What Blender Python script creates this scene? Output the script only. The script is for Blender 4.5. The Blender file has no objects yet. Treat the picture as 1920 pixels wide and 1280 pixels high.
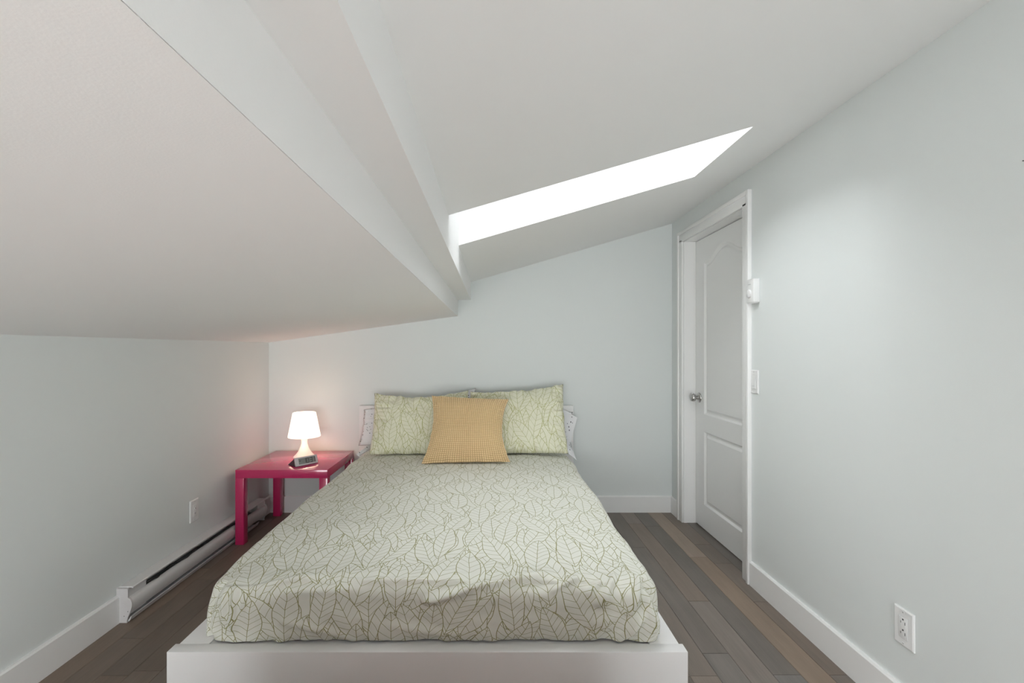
import bpy, bmesh, math, random
from mathutils import Vector, noise, Matrix

# ------------------------------------------------------------------ camera, sky, exposure
SC = bpy.context.scene
COL = SC.collection
random.seed(7)

cam_d = bpy.data.cameras.new('camera')
cam = bpy.data.objects.new('camera', cam_d)
COL.objects.link(cam)
SC.camera = cam
cam.location = (0.0, 0.0, 1.175)
cam.rotation_euler = (math.radians(90), 0, 0)
cam_d.sensor_fit = 'HORIZONTAL'
cam_d.sensor_width = 36.0
cam_d.lens = 36.0 * 910.0 / 1920.0
cam_d.shift_x = 36.0 / 1920.0
cam_d.shift_y = 14.0 / 1920.0
cam_d.clip_start = 0.02

SKY = 8.6
world = bpy.data.worlds.new('overcast_sky')
SC.world = world
world.use_nodes = True
wbg = world.node_tree.nodes['Background']
wbg.inputs['Color'].default_value = (0.975, 0.99, 1.0, 1)
wbg.inputs['Strength'].default_value = SKY

SC.view_settings.view_transform = 'Standard'
SC.view_settings.look = 'None'
SC.view_settings.gamma = 1.0
SC.view_settings.use_curve_mapping = False
SC.view_settings.exposure = 0.70
SC.cycles.diffuse_bounces = 5
SC.cycles.max_bounces = 8
SC.cycles.use_light_tree = False
SC.cycles.light_sampling_threshold = 0.03
SC.cycles.transparent_max_bounces = 12
SC.cycles.use_denoising = True
SC.cycles.caustics_reflective = False
SC.cycles.caustics_refractive = False
SC.cycles.sample_clamp_indirect = 8.0


def portal(name, loc, rot, sx, sy):
    """sampling guide for the sky seen through a window opening"""
    l = bpy.data.lights.new(name, 'AREA')
    l.shape = 'RECTANGLE'
    l.size, l.size_y = sx, sy
    l.cycles.is_portal = True
    o = bpy.data.objects.new(name, l)
    COL.objects.link(o)
    o.location = loc
    o.rotation_euler = rot
    return o


# ------------------------------------------------------------------ room dimensions
XL, XR = -1.614, 1.292          # side walls
YB, YF = 3.5, -1.7              # far wall, wall behind the camera
EAVE = 1.222                    # height where the low slope meets the left wall
XA, ZA, ZA2 = -0.252, 1.412, 1.529   # low slope ends, first step
XBm = -0.158                    # second step (beam face)
ZC0, ZC1 = 1.656, 2.078         # high slope at the beam and at the right wall
SLOPE = (ZC1 - ZC0) / (XR - XBm)
SKX1, SKY0, SKY1 = 0.936, 1.745, 2.255   # skylight opening


def zc(x):
    return ZC0 + SLOPE * (x - XBm)


# unseen window added behind the viewpoint to light the room: x0, x1, z0, z1
WB = (-1.42, 1.02, 0.28, 1.20)
portal('added_window_portal', ((WB[0] + WB[1]) / 2, YF - 0.15, (WB[2] + WB[3]) / 2), (math.radians(90), 0, 0), WB[1] - WB[0], WB[3] - WB[2])
portal('skylight_portal', ((XBm + SKX1) / 2, (SKY0 + SKY1) / 2, zc((XBm + SKX1) / 2) + 0.44),
       (0, -math.atan(SLOPE), 0), 1.12, 0.50)


# ------------------------------------------------------------------ helpers
def link(o, parent=None):
    COL.objects.link(o)
    if parent is not None:
        o.parent = parent
    return o


def tag(o, label=None, cat=None, group=None, kind=None):
    if label: o['label'] = label
    if cat: o['category'] = cat
    if group: o['group'] = group
    if kind: o['kind'] = kind
    return o


def empty(name, loc=(0, 0, 0)):
    o = bpy.data.objects.new(name, None)
    o.empty_display_size = 0.05
    o.location = loc
    return link(o)


def finish(name, bm, mat, parent=None, smooth=False, keep_world=True, auto=None):
    bmesh.ops.recalc_face_normals(bm, faces=bm.faces[:])
    me = bpy.data.meshes.new(name)
    bm.to_mesh(me)
    bm.free()
    if mat: me.materials.append(mat)
    if smooth:
        for p in me.polygons: p.use_smooth = True
        if auto is not None:
            me.set_sharp_from_angle(angle=math.radians(auto))
    o = bpy.data.objects.new(name, me)
    link(o, parent)
    if parent is not None and keep_world:
        loc = parent.location.copy()
        pp = parent.parent
        while pp is not None:
            loc += pp.location
            pp = pp.parent
        # geometry is written in world coordinates: move it under the parent's origin
        me.transform(Matrix.Translation(-loc))
    return o


def box(bm, x0, x1, y0, y1, z0, z1, bev=0.0, seg=2):
    vs = [bm.verts.new(p) for p in ((x0, y0, z0), (x1, y0, z0), (x1, y1, z0), (x0, y1, z0),
                                    (x0, y0, z1), (x1, y0, z1), (x1, y1, z1), (x0, y1, z1))]
    fs = [bm.faces.new([vs[i] for i in f]) for f in
          ((0, 3, 2, 1), (4, 5, 6, 7), (0, 1, 5, 4), (1, 2, 6, 5), (2, 3, 7, 6), (3, 0, 4, 7))]
    if bev > 0:
        es = list({e for f in fs for e in f.edges})
        bmesh.ops.bevel(bm, geom=es, offset=bev, segments=seg, affect='EDGES', profile=0.5)


def box_obj(name, b, mat, parent=None, bev=0.0, seg=2):
    bm = bmesh.new()
    box(bm, *b, bev=bev, seg=seg)
    return finish(name, bm, mat, parent, smooth=bev > 0, auto=40)


def prism(bm, prof, axis, a, b, loc=lambda p, t: None):
    """closed profile (list of 2D points) extruded from a to b; loc maps (p2d, t) to 3D"""
    n = len(prof)
    v0 = [bm.verts.new(loc(p, a)) for p in prof]
    v1 = [bm.verts.new(loc(p, b)) for p in prof]
    for i in range(n):
        j = (i + 1) % n
        bm.faces.new((v0[i], v0[j], v1[j], v1[i]))
    bm.faces.new(v0[::-1])
    bm.faces.new(v1)


def along_y(prof, y0, y1, name, mat, parent=None, bev=0, smooth=False):
    bm = bmesh.new()
    prism(bm, prof, 'y', y0, y1, lambda p, t: (p[0], t, p[1]))
    if bev:
        bmesh.ops.bevel(bm, geom=bm.edges[:], offset=bev, segments=1, affect='EDGES')
    return finish(name, bm, mat, parent, smooth=smooth, auto=35)


def lathe(bm, prof, cx, cy, n=48, cap=True):
    rings = []
    for r, z in prof:
        rings.append([bm.verts.new((cx + r * math.cos(2 * math.pi * i / n), cy + r * math.sin(2 * math.pi * i / n), z))
                      for i in range(n)])
    for a, b in zip(rings, rings[1:]):
        for i in range(n):
            j = (i + 1) % n
            bm.faces.new((a[i], a[j], b[j], b[i]))
    if cap:
        bm.faces.new(rings[0][::-1])
        bm.faces.new(rings[-1])


def tube(bm, pts, r, n=8):
    pts = [Vector(p) for p in pts]
    rings = []
    for i, p in enumerate(pts):
        t = (pts[min(i + 1, len(pts) - 1)] - pts[max(i - 1, 0)]).normalized()
        up = Vector((0, 0, 1)) if abs(t.z) < 0.9 else Vector((1, 0, 0))
        a = t.cross(up).normalized()
        b = t.cross(a)
        rings.append([bm.verts.new(p + r * (math.cos(2 * math.pi * k / n) * a + math.sin(2 * math.pi * k / n) * b))
                      for k in range(n)])
    for a, b in zip(rings, rings[1:]):
        for k in range(n):
            j = (k + 1) % n
            bm.faces.new((a[k], a[j], b[j], b[k]))
    bm.faces.new(rings[0][::-1])
    bm.faces.new(rings[-1])


def sstep(a, b, x):
    t = min(1.0, max(0.0, (x - a) / (b - a)))
    return t * t * (3 - 2 * t)


# ------------------------------------------------------------------ materials
class NT:
    """tiny node-building helper"""

    def __init__(self, tree):
        self.t = tree

    def n(self, typ, **kw):
        x = self.t.nodes.new(typ)
        for k, v in kw.items(): setattr(x, k, v)
        return x

    def l(self, a, b):
        self.t.links.new(a, b)

    def m(self, op, a, b=None, c=None, clamp=False):
        x = self.n('ShaderNodeMath', operation=op)
        x.use_clamp = clamp
        for i, v in enumerate((a, b, c)):
            if v is None: continue
            if isinstance(v, (int, float)): x.inputs[i].default_value = v
            else: self.l(v, x.inputs[i])
        return x.outputs[0]

    def vm(self, op, a, b=None):
        x = self.n('ShaderNodeVectorMath', operation=op)
        for i, v in enumerate((a, b)):
            if v is None: continue
            if isinstance(v, tuple): x.inputs[i].default_value = v
            else: self.l(v, x.inputs[i])
        return x.outputs[0]

    def mix(self, fac, a, b):
        x = self.n('ShaderNodeMix', data_type='RGBA')
        for s, v in ((x.inputs[0], fac), (x.inputs[6], a), (x.inputs[7], b)):
            if isinstance(v, (int, float)): s.default_value = v
            elif isinstance(v, tuple): s.default_value = v if len(v) == 4 else (*v, 1)
            else: self.l(v, s)
        return x.outputs[2]

    def mixf(self, fac, a, b):
        x = self.n('ShaderNodeMix', data_type='FLOAT')
        for s, v in ((x.inputs[0], fac), (x.inputs[2], a), (x.inputs[3], b)):
            if isinstance(v, (int, float)): s.default_value = v
            else: self.l(v, s)
        return x.outputs[0]


def material(name, color=(0.8, 0.8, 0.8), rough=0.5, metal=0.0, spec=0.5, coat=0.0, bump=None, mottle=None):
    m = bpy.data.materials.new(name)
    m.use_nodes = True
    T = NT(m.node_tree)
    p = m.node_tree.nodes['Principled BSDF']
    p.inputs['Base Color'].default_value = (*color, 1)
    p.inputs['Roughness'].default_value = rough
    p.inputs['Metallic'].default_value = metal
    p.inputs['Specular IOR Level'].default_value = spec
    p.inputs['Coat Weight'].default_value = coat
    p.inputs['Coat Roughness'].default_value = 0.08
    if bump or mottle:
        geo = T.n('ShaderNodeNewGeometry')
    if bump:
        sc, st, dist = bump
        nz = T.n('ShaderNodeTexNoise')
        nz.inputs['Scale'].default_value = sc
        nz.inputs['Detail'].default_value = 3
        T.l(geo.outputs['Position'], nz.inputs['Vector'])
        b = T.n('ShaderNodeBump')
        b.inputs['Strength'].default_value = st
        b.inputs['Distance'].default_value = dist
        T.l(nz.outputs['Fac'], b.inputs['Height'])
        T.l(b.outputs['Normal'], p.inputs['Normal'])
    if mottle:
        sc, amt = mottle
        nz2 = T.n('ShaderNodeTexNoise')
        nz2.inputs['Scale'].default_value = sc
        nz2.inputs['Detail'].default_value = 4
        T.l(geo.outputs['Position'], nz2.inputs['Vector'])
        lo = tuple(c * (1 - amt) for c in color)
        hi = tuple(min(1, c * (1 + amt)) for c in color)
        T.l(T.mix(nz2.outputs['Fac'], lo, hi), p.inputs['Base Color'])
    return m


M = {}
M['wall'] = material('wall_paint', (0.765, 0.797, 0.790), 0.55, spec=0.3, bump=(380, 0.10, 0.0015))
M['ceiling'] = material('ceiling_paint', (0.92, 0.917, 0.912), 0.7, spec=0.2, bump=(320, 0.10, 0.0015))
M['rear'] = material('rear_wall_paint', (0.78, 0.67, 0.65), 0.6, spec=0.2, bump=(380, 0.1, 0.0015))
M['trim'] = material('white_trim_paint', (0.88, 0.88, 0.875), 0.35, spec=0.4, bump=(90, 0.03, 0.001))
M['door'] = material('white_door_paint', (0.88, 0.88, 0.875), 0.38, spec=0.4, bump=(140, 0.03, 0.001))
M['bed'] = material('white_bed_foil', (0.84, 0.83, 0.83), 0.35, spec=0.45)
M['plastic'] = material('white_plastic', (0.84, 0.84, 0.84), 0.32)
M['heater'] = material('heater_enamel', (0.76, 0.755, 0.76), 0.32, bump=(60, 0.02, 0.001))
M['heater_cap_shaded'] = material('shaded_cap_enamel', (0.66, 0.64, 0.645), 0.4)  # darker than the heater body: shade on the end put into the colour
M['dark'] = material('black_recess', (0.02, 0.02, 0.022), 0.5)
M['slot'] = material('dark_plastic', (0.045, 0.045, 0.05), 0.5)
M['steel'] = material('brushed_steel', (0.55, 0.54, 0.53), 0.28, metal=1.0)
M['fin'] = material('aluminium_fin', (0.55, 0.56, 0.58), 0.35, metal=0.9)
M['pink'] = material('magenta_lacquer', (0.56, 0.024, 0.125), 0.14, spec=0.5, coat=0.4, bump=(25, 0.015, 0.001))
M['silver'] = material('silver_plastic', (0.62, 0.62, 0.63), 0.35, metal=0.25)
M['lcd'] = material('lcd_grey', (0.24, 0.27, 0.25), 0.25)
M['ink'] = material('lcd_black', (0.03, 0.035, 0.035), 0.4)
M['subfloor'] = material('floor_joint', (0.035, 0.028, 0.024), 0.8)
M['lampbase'] = material('white_lamp_plastic', (0.88, 0.87, 0.86), 0.3)


def glass_mat(name, tint):
    m = bpy.data.materials.new(name)
    m.use_nodes = True
    t = m.node_tree
    t.nodes.clear()
    T = NT(t)
    out = T.n('ShaderNodeOutputMaterial')
    tr = T.n('ShaderNodeBsdfTransparent')
    tr.inputs['Color'].default_value = (*tint, 1)
    gl = T.n('ShaderNodeBsdfGlossy')
    gl.inputs['Roughness'].default_value = 0.02
    fr = T.n('ShaderNodeFresnel')
    fr.inputs['IOR'].default_value = 1.3
    mx = T.n('ShaderNodeMixShader')
    T.l(fr.outputs[0], mx.inputs[0])
    T.l(tr.outputs[0], mx.inputs[1])
    T.l(gl.outputs[0], mx.inputs[2])
    T.l(mx.outputs[0], out.inputs['Surface'])
    return m


M['glass'] = glass_mat('window_glass', (0.975, 0.985, 0.98))
M['skyglass'] = glass_mat('tinted_skylight_glass', (0.86, 0.87, 0.875))


def shade_mat():
    """frosted plastic lamp shade, lit from inside by its bulb"""
    m = material('lit_lamp_shade', (0.9, 0.87, 0.83), 0.45)
    p = m.node_tree.nodes['Principled BSDF']
    p.inputs['Emission Color'].default_value = (1.0, 0.78, 0.62, 1)
    p.inputs['Emission Strength'].default_value = 1.05
    return m


M['shade'] = shade_mat()


def wood_mat():
    m = material('stained_maple_plank', (0.2, 0.17, 0.15), 0.42, spec=0.35)
    T = NT(m.node_tree)
    p = m.node_tree.nodes['Principled BSDF']
    geo = T.n('ShaderNodeNewGeometry')
    oi = T.n('ShaderNodeObjectInfo')
    off = T.n('ShaderNodeCombineXYZ')
    T.l(T.m('MULTIPLY', oi.outputs['Random'], 37.0), off.inputs[0])
    T.l(T.m('MULTIPLY', oi.outputs['Random'], 91.0), off.inputs[1])
    pos = T.vm('ADD', geo.outputs['Position'], off.outputs[0])
    st = T.vm('MULTIPLY', pos, (34.0, 2.2, 1.0))
    n1 = T.n('ShaderNodeTexNoise')
    n1.inputs['Scale'].default_value = 1.0
    n1.inputs['Detail'].default_value = 6
    n1.inputs['Distortion'].default_value = 0.6
    T.l(st, n1.inputs['Vector'])
    st2 = T.vm('MULTIPLY', pos, (260.0, 7.0, 1.0))
    n2 = T.n('ShaderNodeTexNoise')
    n2.inputs['Scale'].default_value = 1.0
    n2.inputs['Detail'].default_value = 4
    T.l(st2, n2.inputs['Vector'])
    st3 = T.vm('MULTIPLY', pos, (9.0, 4.0, 1.0))
    n3 = T.n('ShaderNodeTexNoise')
    n3.inputs['Scale'].default_value = 1.0
    n3.inputs['Detail'].default_value = 3
    T.l(st3, n3.inputs['Vector'])
    g = T.m('ADD', T.m('MULTIPLY', n1.outputs['Fac'], 0.5), T.m('MULTIPLY', n2.outputs['Fac'], 0.28))
    g = T.m('ADD', g, T.m('MULTIPLY', n3.outputs['Fac'], 0.35))
    br = T.m('MULTIPLY_ADD', g, 0.95, 0.46)
    br4 = T.n('ShaderNodeCombineXYZ')
    for i in range(3): T.l(br, br4.inputs[i])
    T.l(T.vm('MULTIPLY', oi.outputs['Color'], br4.outputs[0]), p.inputs['Base Color'])
    b = T.n('ShaderNodeBump')
    b.inputs['Strength'].default_value = 0.12
    b.inputs['Distance'].default_value = 0.001
    T.l(n2.outputs['Fac'], b.inputs['Height'])
    T.l(b.outputs['Normal'], p.inputs['Normal'])
    T.l(T.m('MULTIPLY_ADD', n1.outputs['Fac'], 0.2, 0.36), p.inputs['Roughness'])
    return m


M['wood'] = wood_mat()


def leaf_group():
    g = bpy.data.node_groups.new('leaf_print', 'ShaderNodeTree')
    g.interface.new_socket('UV', in_out='INPUT', socket_type='NodeSocketVector')
    g.interface.new_socket('Line', in_out='OUTPUT', socket_type='NodeSocketFloat')
    T = NT(g)
    gi = T.n('NodeGroupInput')
    go = T.n('NodeGroupOutput')
    # slight wobble so that the drawn lines are hand-like
    wob = T.n('ShaderNodeTexNoise')
    wob.inputs['Scale'].default_value = 14.0
    wob.inputs['Detail'].default_value = 1.0
    T.l(gi.outputs[0], wob.inputs['Vector'])
    w0 = T.vm('SUBTRACT', wob.outputs['Color'], (0.5, 0.5, 0.5))
    w1 = T.vm('MULTIPLY', w0, (0.012, 0.012, 0.0))
    uv = T.vm('ADD', gi.outputs[0], w1)
    res = None
    LW = 0.0012
    layers = [  # cw, ch, angle, ox, oy, flip, share of cells that carry a leaf
        (0.094, 0.180, 0.16, 0.013, 0.021, 1, 1.0), (0.104, 0.195, -0.34, 0.171, 0.113, 1, 1.0),
        (0.098, 0.180, 0.50, 0.057, 0.277, -1, 0.75), (0.108, 0.215, -0.14, 0.233, 0.391, 1, 0.75),
        (0.102, 0.195, 0.36, 0.119, 0.067, 1, 0.65), (0.108, 0.205, -0.44, 0.311, 0.149, 1, 0.55),
        (0.108, 0.210, 0.05, 0.203, 0.247, 1, 0.5),
    ]
    for k, (cw, ch, ang, ox, oy, fl, share) in enumerate(layers):
        mp = T.n('ShaderNodeMapping')
        mp.inputs['Location'].default_value = (ox / cw, oy / ch, 0)
        mp.inputs['Rotation'].default_value = (0, 0, 0)
        mp.inputs['Scale'].default_value = (1 / cw, fl / ch, 1)
        rot = T.n('ShaderNodeVectorRotate', rotation_type='Z_AXIS')
        rot.inputs['Angle'].default_value = ang
        T.l(uv, rot.inputs['Vector'])
        T.l(rot.outputs[0], mp.inputs['Vector'])
        sep0 = T.n('ShaderNodeSeparateXYZ')
        T.l(mp.outputs[0], sep0.inputs[0])
        # staggered columns
        colid = T.m('FLOOR', sep0.outputs[0])
        yy = T.m('ADD', sep0.outputs[1], T.m('MULTIPLY', colid, 0.37 + 0.07 * k))
        rowid = T.m('FLOOR', yy)
        cid = T.n('ShaderNodeCombineXYZ')
        T.l(colid, cid.inputs[0])
        T.l(rowid, cid.inputs[1])
        cid.inputs[2].default_value = k * 7.31
        wn = T.n('ShaderNodeTexWhiteNoise', noise_dimensions='3D')
        T.l(cid.outputs[0], wn.inputs['Vector'])
        rs = T.n('ShaderNodeSeparateColor')
        T.l(wn.outputs['Color'], rs.inputs[0])
        fx = T.m('SUBTRACT', sep0.outputs[0], colid)
        fy = T.m('SUBTRACT', yy, rowid)
        t = fy
        y = T.m('MULTIPLY', fy, ch)
        # lateral jitter, tilt and a bowed midrib
        x = T.m('MULTIPLY', T.m('SUBTRACT', fx, 0.5), cw)
        tilt = T.m('MULTIPLY', T.m('SUBTRACT', rs.outputs[1], 0.5), 0.24)
        x = T.m('ADD', x, T.m('MULTIPLY', tilt, T.m('SUBTRACT', y, ch / 2)))
        bow = T.m('MULTIPLY', T.m('SUBTRACT', rs.outputs[2], 0.5), 0.035)
        x = T.m('ADD', x, T.m('MULTIPLY', bow, T.m('MULTIPLY', t, T.m('SUBTRACT', 1.0, t))))
        ax = T.m('ABSOLUTE', x)
        W = T.m('MULTIPLY', T.m('MULTIPLY_ADD', rs.outputs[0], 0.10, 0.34), cw)
        sh = T.m('MULTIPLY', T.m('POWER', T.m('MAXIMUM', t, 0.0), 0.9),
                 T.m('POWER', T.m('MAXIMUM', T.m('SUBTRACT', 1.0, t), 0.0), 0.85))
        w = T.m('MULTIPLY', T.m('MULTIPLY', sh, 1 / 0.298), W)
        s = T.m('SUBTRACT', w, ax)
        cover = T.m('MULTIPLY', T.m('GREATER_THAN', s, -LW * 0.3), T.m('LESS_THAN', wn.outputs['Value'], share))
        outline = T.m('LESS_THAN', T.m('ABSOLUTE', T.m('SUBTRACT', s, LW * 0.7)), LW)
        mid = T.m('LESS_THAN', ax, LW * 0.8)
        sp = T.m('MULTIPLY_ADD', rs.outputs[1], 0.009, 0.023)
        curve = T.m('MULTIPLY', T.m('MULTIPLY', ax, ax), 3.0)
        q = T.m('DIVIDE', T.m('ADD', T.m('SUBTRACT', y, T.m('MULTIPLY', ax, 0.95)), curve), sp)
        vf = T.m('MULTIPLY', T.m('ABSOLUTE', T.m('SUBTRACT', T.m('FRACT', q), 0.5)), sp)
        vein = T.m('LESS_THAN', vf, LW * 0.72)
        ln = T.m('MULTIPLY', T.m('MAXIMUM', T.m('MAXIMUM', outline, mid), vein), cover)
        res = ln if res is None else T.mixf(cover, res, ln)
    T.l(res, go.inputs[0])
    return g


LEAF = leaf_group()


def cloth_leaf(name, cloth, line):
    m = material(name, cloth, 0.8, spec=0.15)
    T = NT(m.node_tree)
    p = m.node_tree.nodes['Principled BSDF']
    p.inputs['Sheen Weight'].default_value = 0.15
    p.inputs['Sheen Roughness'].default_value = 0.4
    uv = T.n('ShaderNodeUVMap')
    uv.uv_map = 'UVMap'
    g = T.n('ShaderNodeGroup')
    g.node_tree = LEAF
    T.l(uv.outputs[0], g.inputs[0])
    T.l(T.mix(T.m('MULTIPLY', g.outputs[0], 0.9), cloth, line), p.inputs['Base Color'])
    wv = T.n('ShaderNodeTexNoise')
    wv.inputs['Scale'].default_value = 900
    T.l(uv.outputs[0], wv.inputs['Vector'])
    b = T.n('ShaderNodeBump')
    b.inputs['Strength'].default_value = 0.15
    b.inputs['Distance'].default_value = 0.0008
    T.l(wv.outputs['Fac'], b.inputs['Height'])
    T.l(b.outputs['Normal'], p.inputs['Normal'])
    return m


M['leaf'] = cloth_leaf('leaf_print_cotton', (0.77, 0.77, 0.70), (0.27, 0.26, 0.09))
M['leafpillow'] = cloth_leaf('leaf_print_pillowcase', (0.80, 0.79, 0.63), (0.42, 0.42, 0.14))


def dotted():
    c = (0.84, 0.84, 0.86)
    m = material('dotted_cotton', c, 0.8, spec=0.15)
    T = NT(m.node_tree)
    p = m.node_tree.nodes['Principled BSDF']
    uv = T.n('ShaderNodeUVMap')
    uv.uv_map = 'UVMap'
    vo = T.n('ShaderNodeTexVoronoi')
    vo.inputs['Scale'].default_value = 42.0
    vo.inputs['Randomness'].default_value = 0.55
    T.l(uv.outputs[0], vo.inputs['Vector'])
    d = T.m('LESS_THAN', vo.outputs['Distance'], 0.17)
    T.l(T.mix(d, c, (0.05, 0.05, 0.06)), p.inputs['Base Color'])
    return m


M['dots'] = dotted()


def waffle_mat():
    m = material('waffle_cord', (0.72, 0.52, 0.26), 0.75, spec=0.2)
    T = NT(m.node_tree)
    p = m.node_tree.nodes['Principled BSDF']
    p.inputs['Sheen Weight'].default_value = 0.3
    p.inputs['Sheen Roughness'].default_value = 0.4
    uv = T.n('ShaderNodeUVMap')
    uv.uv_map = 'UVMap'
    nz = T.n('ShaderNodeTexNoise')
    nz.inputs['Scale'].default_value = 160
    T.l(uv.outputs[0], nz.inputs['Vector'])
    su = T.n('ShaderNodeSeparateXYZ')
    T.l(uv.outputs[0], su.inputs[0])
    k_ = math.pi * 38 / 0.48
    groove_shade = T.m('MULTIPLY', T.m('ABSOLUTE', T.m('SINE', T.m('MULTIPLY', su.outputs[0], k_))), T.m('ABSOLUTE', T.m('SINE', T.m('MULTIPLY', su.outputs[1], k_))))
    tuft = T.m('MULTIPLY', T.m('POWER', groove_shade, 0.5), 1.0)
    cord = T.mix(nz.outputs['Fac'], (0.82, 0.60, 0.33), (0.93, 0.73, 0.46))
    T.l(T.mix(tuft, (0.42, 0.27, 0.12), cord), p.inputs['Base Color'])  # shadow between the cords painted into the colour on top of the relief
    return m


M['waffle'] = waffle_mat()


# ------------------------------------------------------------------ structure: floor with planks
def structure(o, label, cat):
    return tag(o, label, cat, kind='structure')


bm = bmesh.new()
box(bm, XL - 0.15, XR + 0.25, YF - 0.15, YB + 0.15, -0.12, -0.013)
floor = structure(finish('floor', bm, M['subfloor']), 'dark brown stained hardwood plank floor', 'floor')


def plank_mesh():
    bm = bmesh.new()
    w, b = 0.1000, 0.0013
    pr = [(0, -0.013), (w, -0.013), (w, -b), (w - b * 1.3, 0), (b * 1.3, 0), (0, -b)]
    prism(bm, pr, 'y', 0.0, 1.0, lambda p, t: (p[0], t, p[1]))
    bmesh.ops.recalc_face_normals(bm, faces=bm.faces[:])
    me = bpy.data.meshes.new('plank')
    bm.to_mesh(me)
    bm.free()
    me.materials.append(M['wood'])
    return me


PLANK = plank_mesh()
PITCH = 0.101
fixed = {  # k -> end joints (y) read in the photograph
    0: [2.74], -1: [1.750, 2.256, 2.66, 2.917], 1: [1.7506, 3.22], 2: [2.262], 3: [1.874],
    25: [1.747], 26: [1.9706, 2.475],
}
tints = {0: (0.285, 0.215, 0.165), -1: (0.190, 0.155, 0.132), 1: (0.180, 0.158, 0.143),
         2: (0.225, 0.185, 0.160), 3: (0.215, 0.182, 0.160), 4: (0.235, 0.195, 0.168)}
rnd = random.Random(11)
k = -1
while True:
    x0 = 1.112 - PITCH * k
    if x0 + PITCH < XL: break
    ys = []
    y = YF - 0.1 - rnd.random() * 0.5
    while y < (1.1 if k in fixed else YB + 0.05):
        ys.append(y)
        y += rnd.choice((0.42, 0.6, 0.75, 0.95, 1.15))
    ys += fixed.get(k, [])
    if k in fixed and YB + 0.05 - ys[-1] > 1.2: ys.append(ys[-1] + 1.0)
    ys.append(YB + 0.06)
    for a, b in zip(ys, ys[1:]):
        a2, b2 = max(a, YF - 0.05), b
        if b2 - a2 < 0.05: continue
        o = bpy.data.objects.new('plank', PLANK)
        link(o, floor)
        o.location = (x0 + 0.0005, a2 + 0.0010, 0)
        o.scale = (1, b2 - a2 - 0.002, 1)
        base = tints.get(k, (0.188, 0.149, 0.122))
        f = 0.80 + 0.36 * rnd.random()
        h = (rnd.random() - 0.5) * 0.08
        o.color = (base[0] * f * (1 + h), base[1] * f, base[2] * f * (1 - h), 1)
    k += 1

# ------------------------------------------------------------------ structure: walls
TH = 0.14
bm = bmesh.new()
box(bm, XL - TH, XR + TH + 0.1, YB, YB + TH, -0.02, 2.9)
structure(finish('wall_back', bm, M['wall']), 'pale grey-green wall behind the headboard', 'wall')
bm = bmesh.new()
box(bm, XL - TH, XL, YF - TH, YB, -0.02, 1.6)
structure(finish('wall_left', bm, M['wall']), 'low grey-green knee wall beside the pink table', 'wall')
bm = bmesh.new()
box(bm, XL - TH, WB[0], YF - TH, YF, -0.02, 2.9)
box(bm, WB[1], XR + TH + 0.1, YF - TH, YF, -0.02, 2.9)
box(bm, WB[0], WB[1], YF - TH, YF, -0.02, WB[2])
box(bm, WB[0], WB[1], YF - TH, YF, WB[3], 2.9)
structure(finish('wall_rear', bm, M['rear']), 'dusky rose wall behind the viewpoint', 'wall')
# right wall with door opening
DY0, DY1, DZ = 2.486, 3.287, 1.905
bm = bmesh.new()
box(bm, XR, XR + TH, YF, DY0, -0.02, 2.9)
box(bm, XR, XR + TH, DY1, YB, -0.02, 2.9)
box(bm, XR, XR + TH, DY0, DY1, DZ, 2.9)
structure(finish('wall_right', bm, M['wall']), 'long pale grey-green wall with the white door', 'wall')

bm = bmesh.new()
box(bm, XR + TH, XR + TH + 0.1, DY0 - 0.3, YB + TH, -0.02, 2.4)  # slab added to stop sky light leaking in under the door
structure(finish('door_light_block', bm, M['wall']), 'added slab behind the closed door that blocks stray daylight', 'wall')

# ------------------------------------------------------------------ structure: stepped ceiling, beam, skylight
y0, y1 = YF - 0.02, YB + 0.02
along_low = [(XL - 0.05, EAVE - 0.05 * 0.14), (XA - 0.001, ZA - 0.0001), (XA - 0.03, ZA + 0.05), (XA - 0.14, ZA + 0.16), (XL - 0.05, EAVE + 0.3)]
structure(along_y(along_low, y0, y1, 'ceiling_left', M['ceiling']),
          'low sloping white ceiling above the lamp and pink table', 'ceiling')
step = [(XA, ZA), (XA, ZA2), (XBm, ZA2), (XBm, ZC0 + 0.75), (XBm - 0.1, ZC0 + 0.75), (XBm - 0.1, ZA2 + 0.12),
        (XA - 0.13, ZA2 + 0.12), (XA - 0.02, ZA + 0.012)]
structure(along_y(step, y0, y1, 'trim_1', M['ceiling']),
          'white stepped beam running between the two ceiling slopes', 'beam')
bm = bmesh.new()
xa, xb = XBm - 0.012, XR + 0.12
TC = 0.10


def slab(bm, x0, x1, ya, yb):
    pr = [(x0, zc(x0)), (x1, zc(x1)), (x1, zc(x1) + TC), (x0, zc(x0) + TC)]
    prism(bm, pr, 'y', ya, yb, lambda p, t: (p[0], t, p[1]))


slab(bm, xa, xb, y0, SKY0)
slab(bm, xa, xb, SKY1, y1)
slab(bm, SKX1, xb, SKY0, SKY1)
SH = 0.42   # light shaft
for (sx0, sx1, sy0, sy1) in ((XBm - 0.012, SKX1 + 0.06, SKY0 - 0.06, SKY0), (XBm - 0.012, SKX1 + 0.06, SKY1, SKY1 + 0.06),
                             (SKX1, SKX1 + 0.06, SKY0, SKY1)):
    pr = [(sx0, zc(sx0) + TC), (sx1, zc(sx1) + TC), (sx1, zc(sx1) + SH), (sx0, zc(sx0) + SH)]
    prism(bm, pr, 'y', sy0, sy1, lambda p, t: (p[0], t, p[1]))
structure(finish('ceiling', bm, M['ceiling']), 'high sloping white ceiling with a skylight shaft', 'ceiling')

win = structure(empty('window_1', ((XBm + SKX1) / 2, (SKY0 + SKY1) / 2, zc((XBm + SKX1) / 2) + SH)),
                'bright skylight at the top of the white ceiling shaft', 'skylight')


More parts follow.
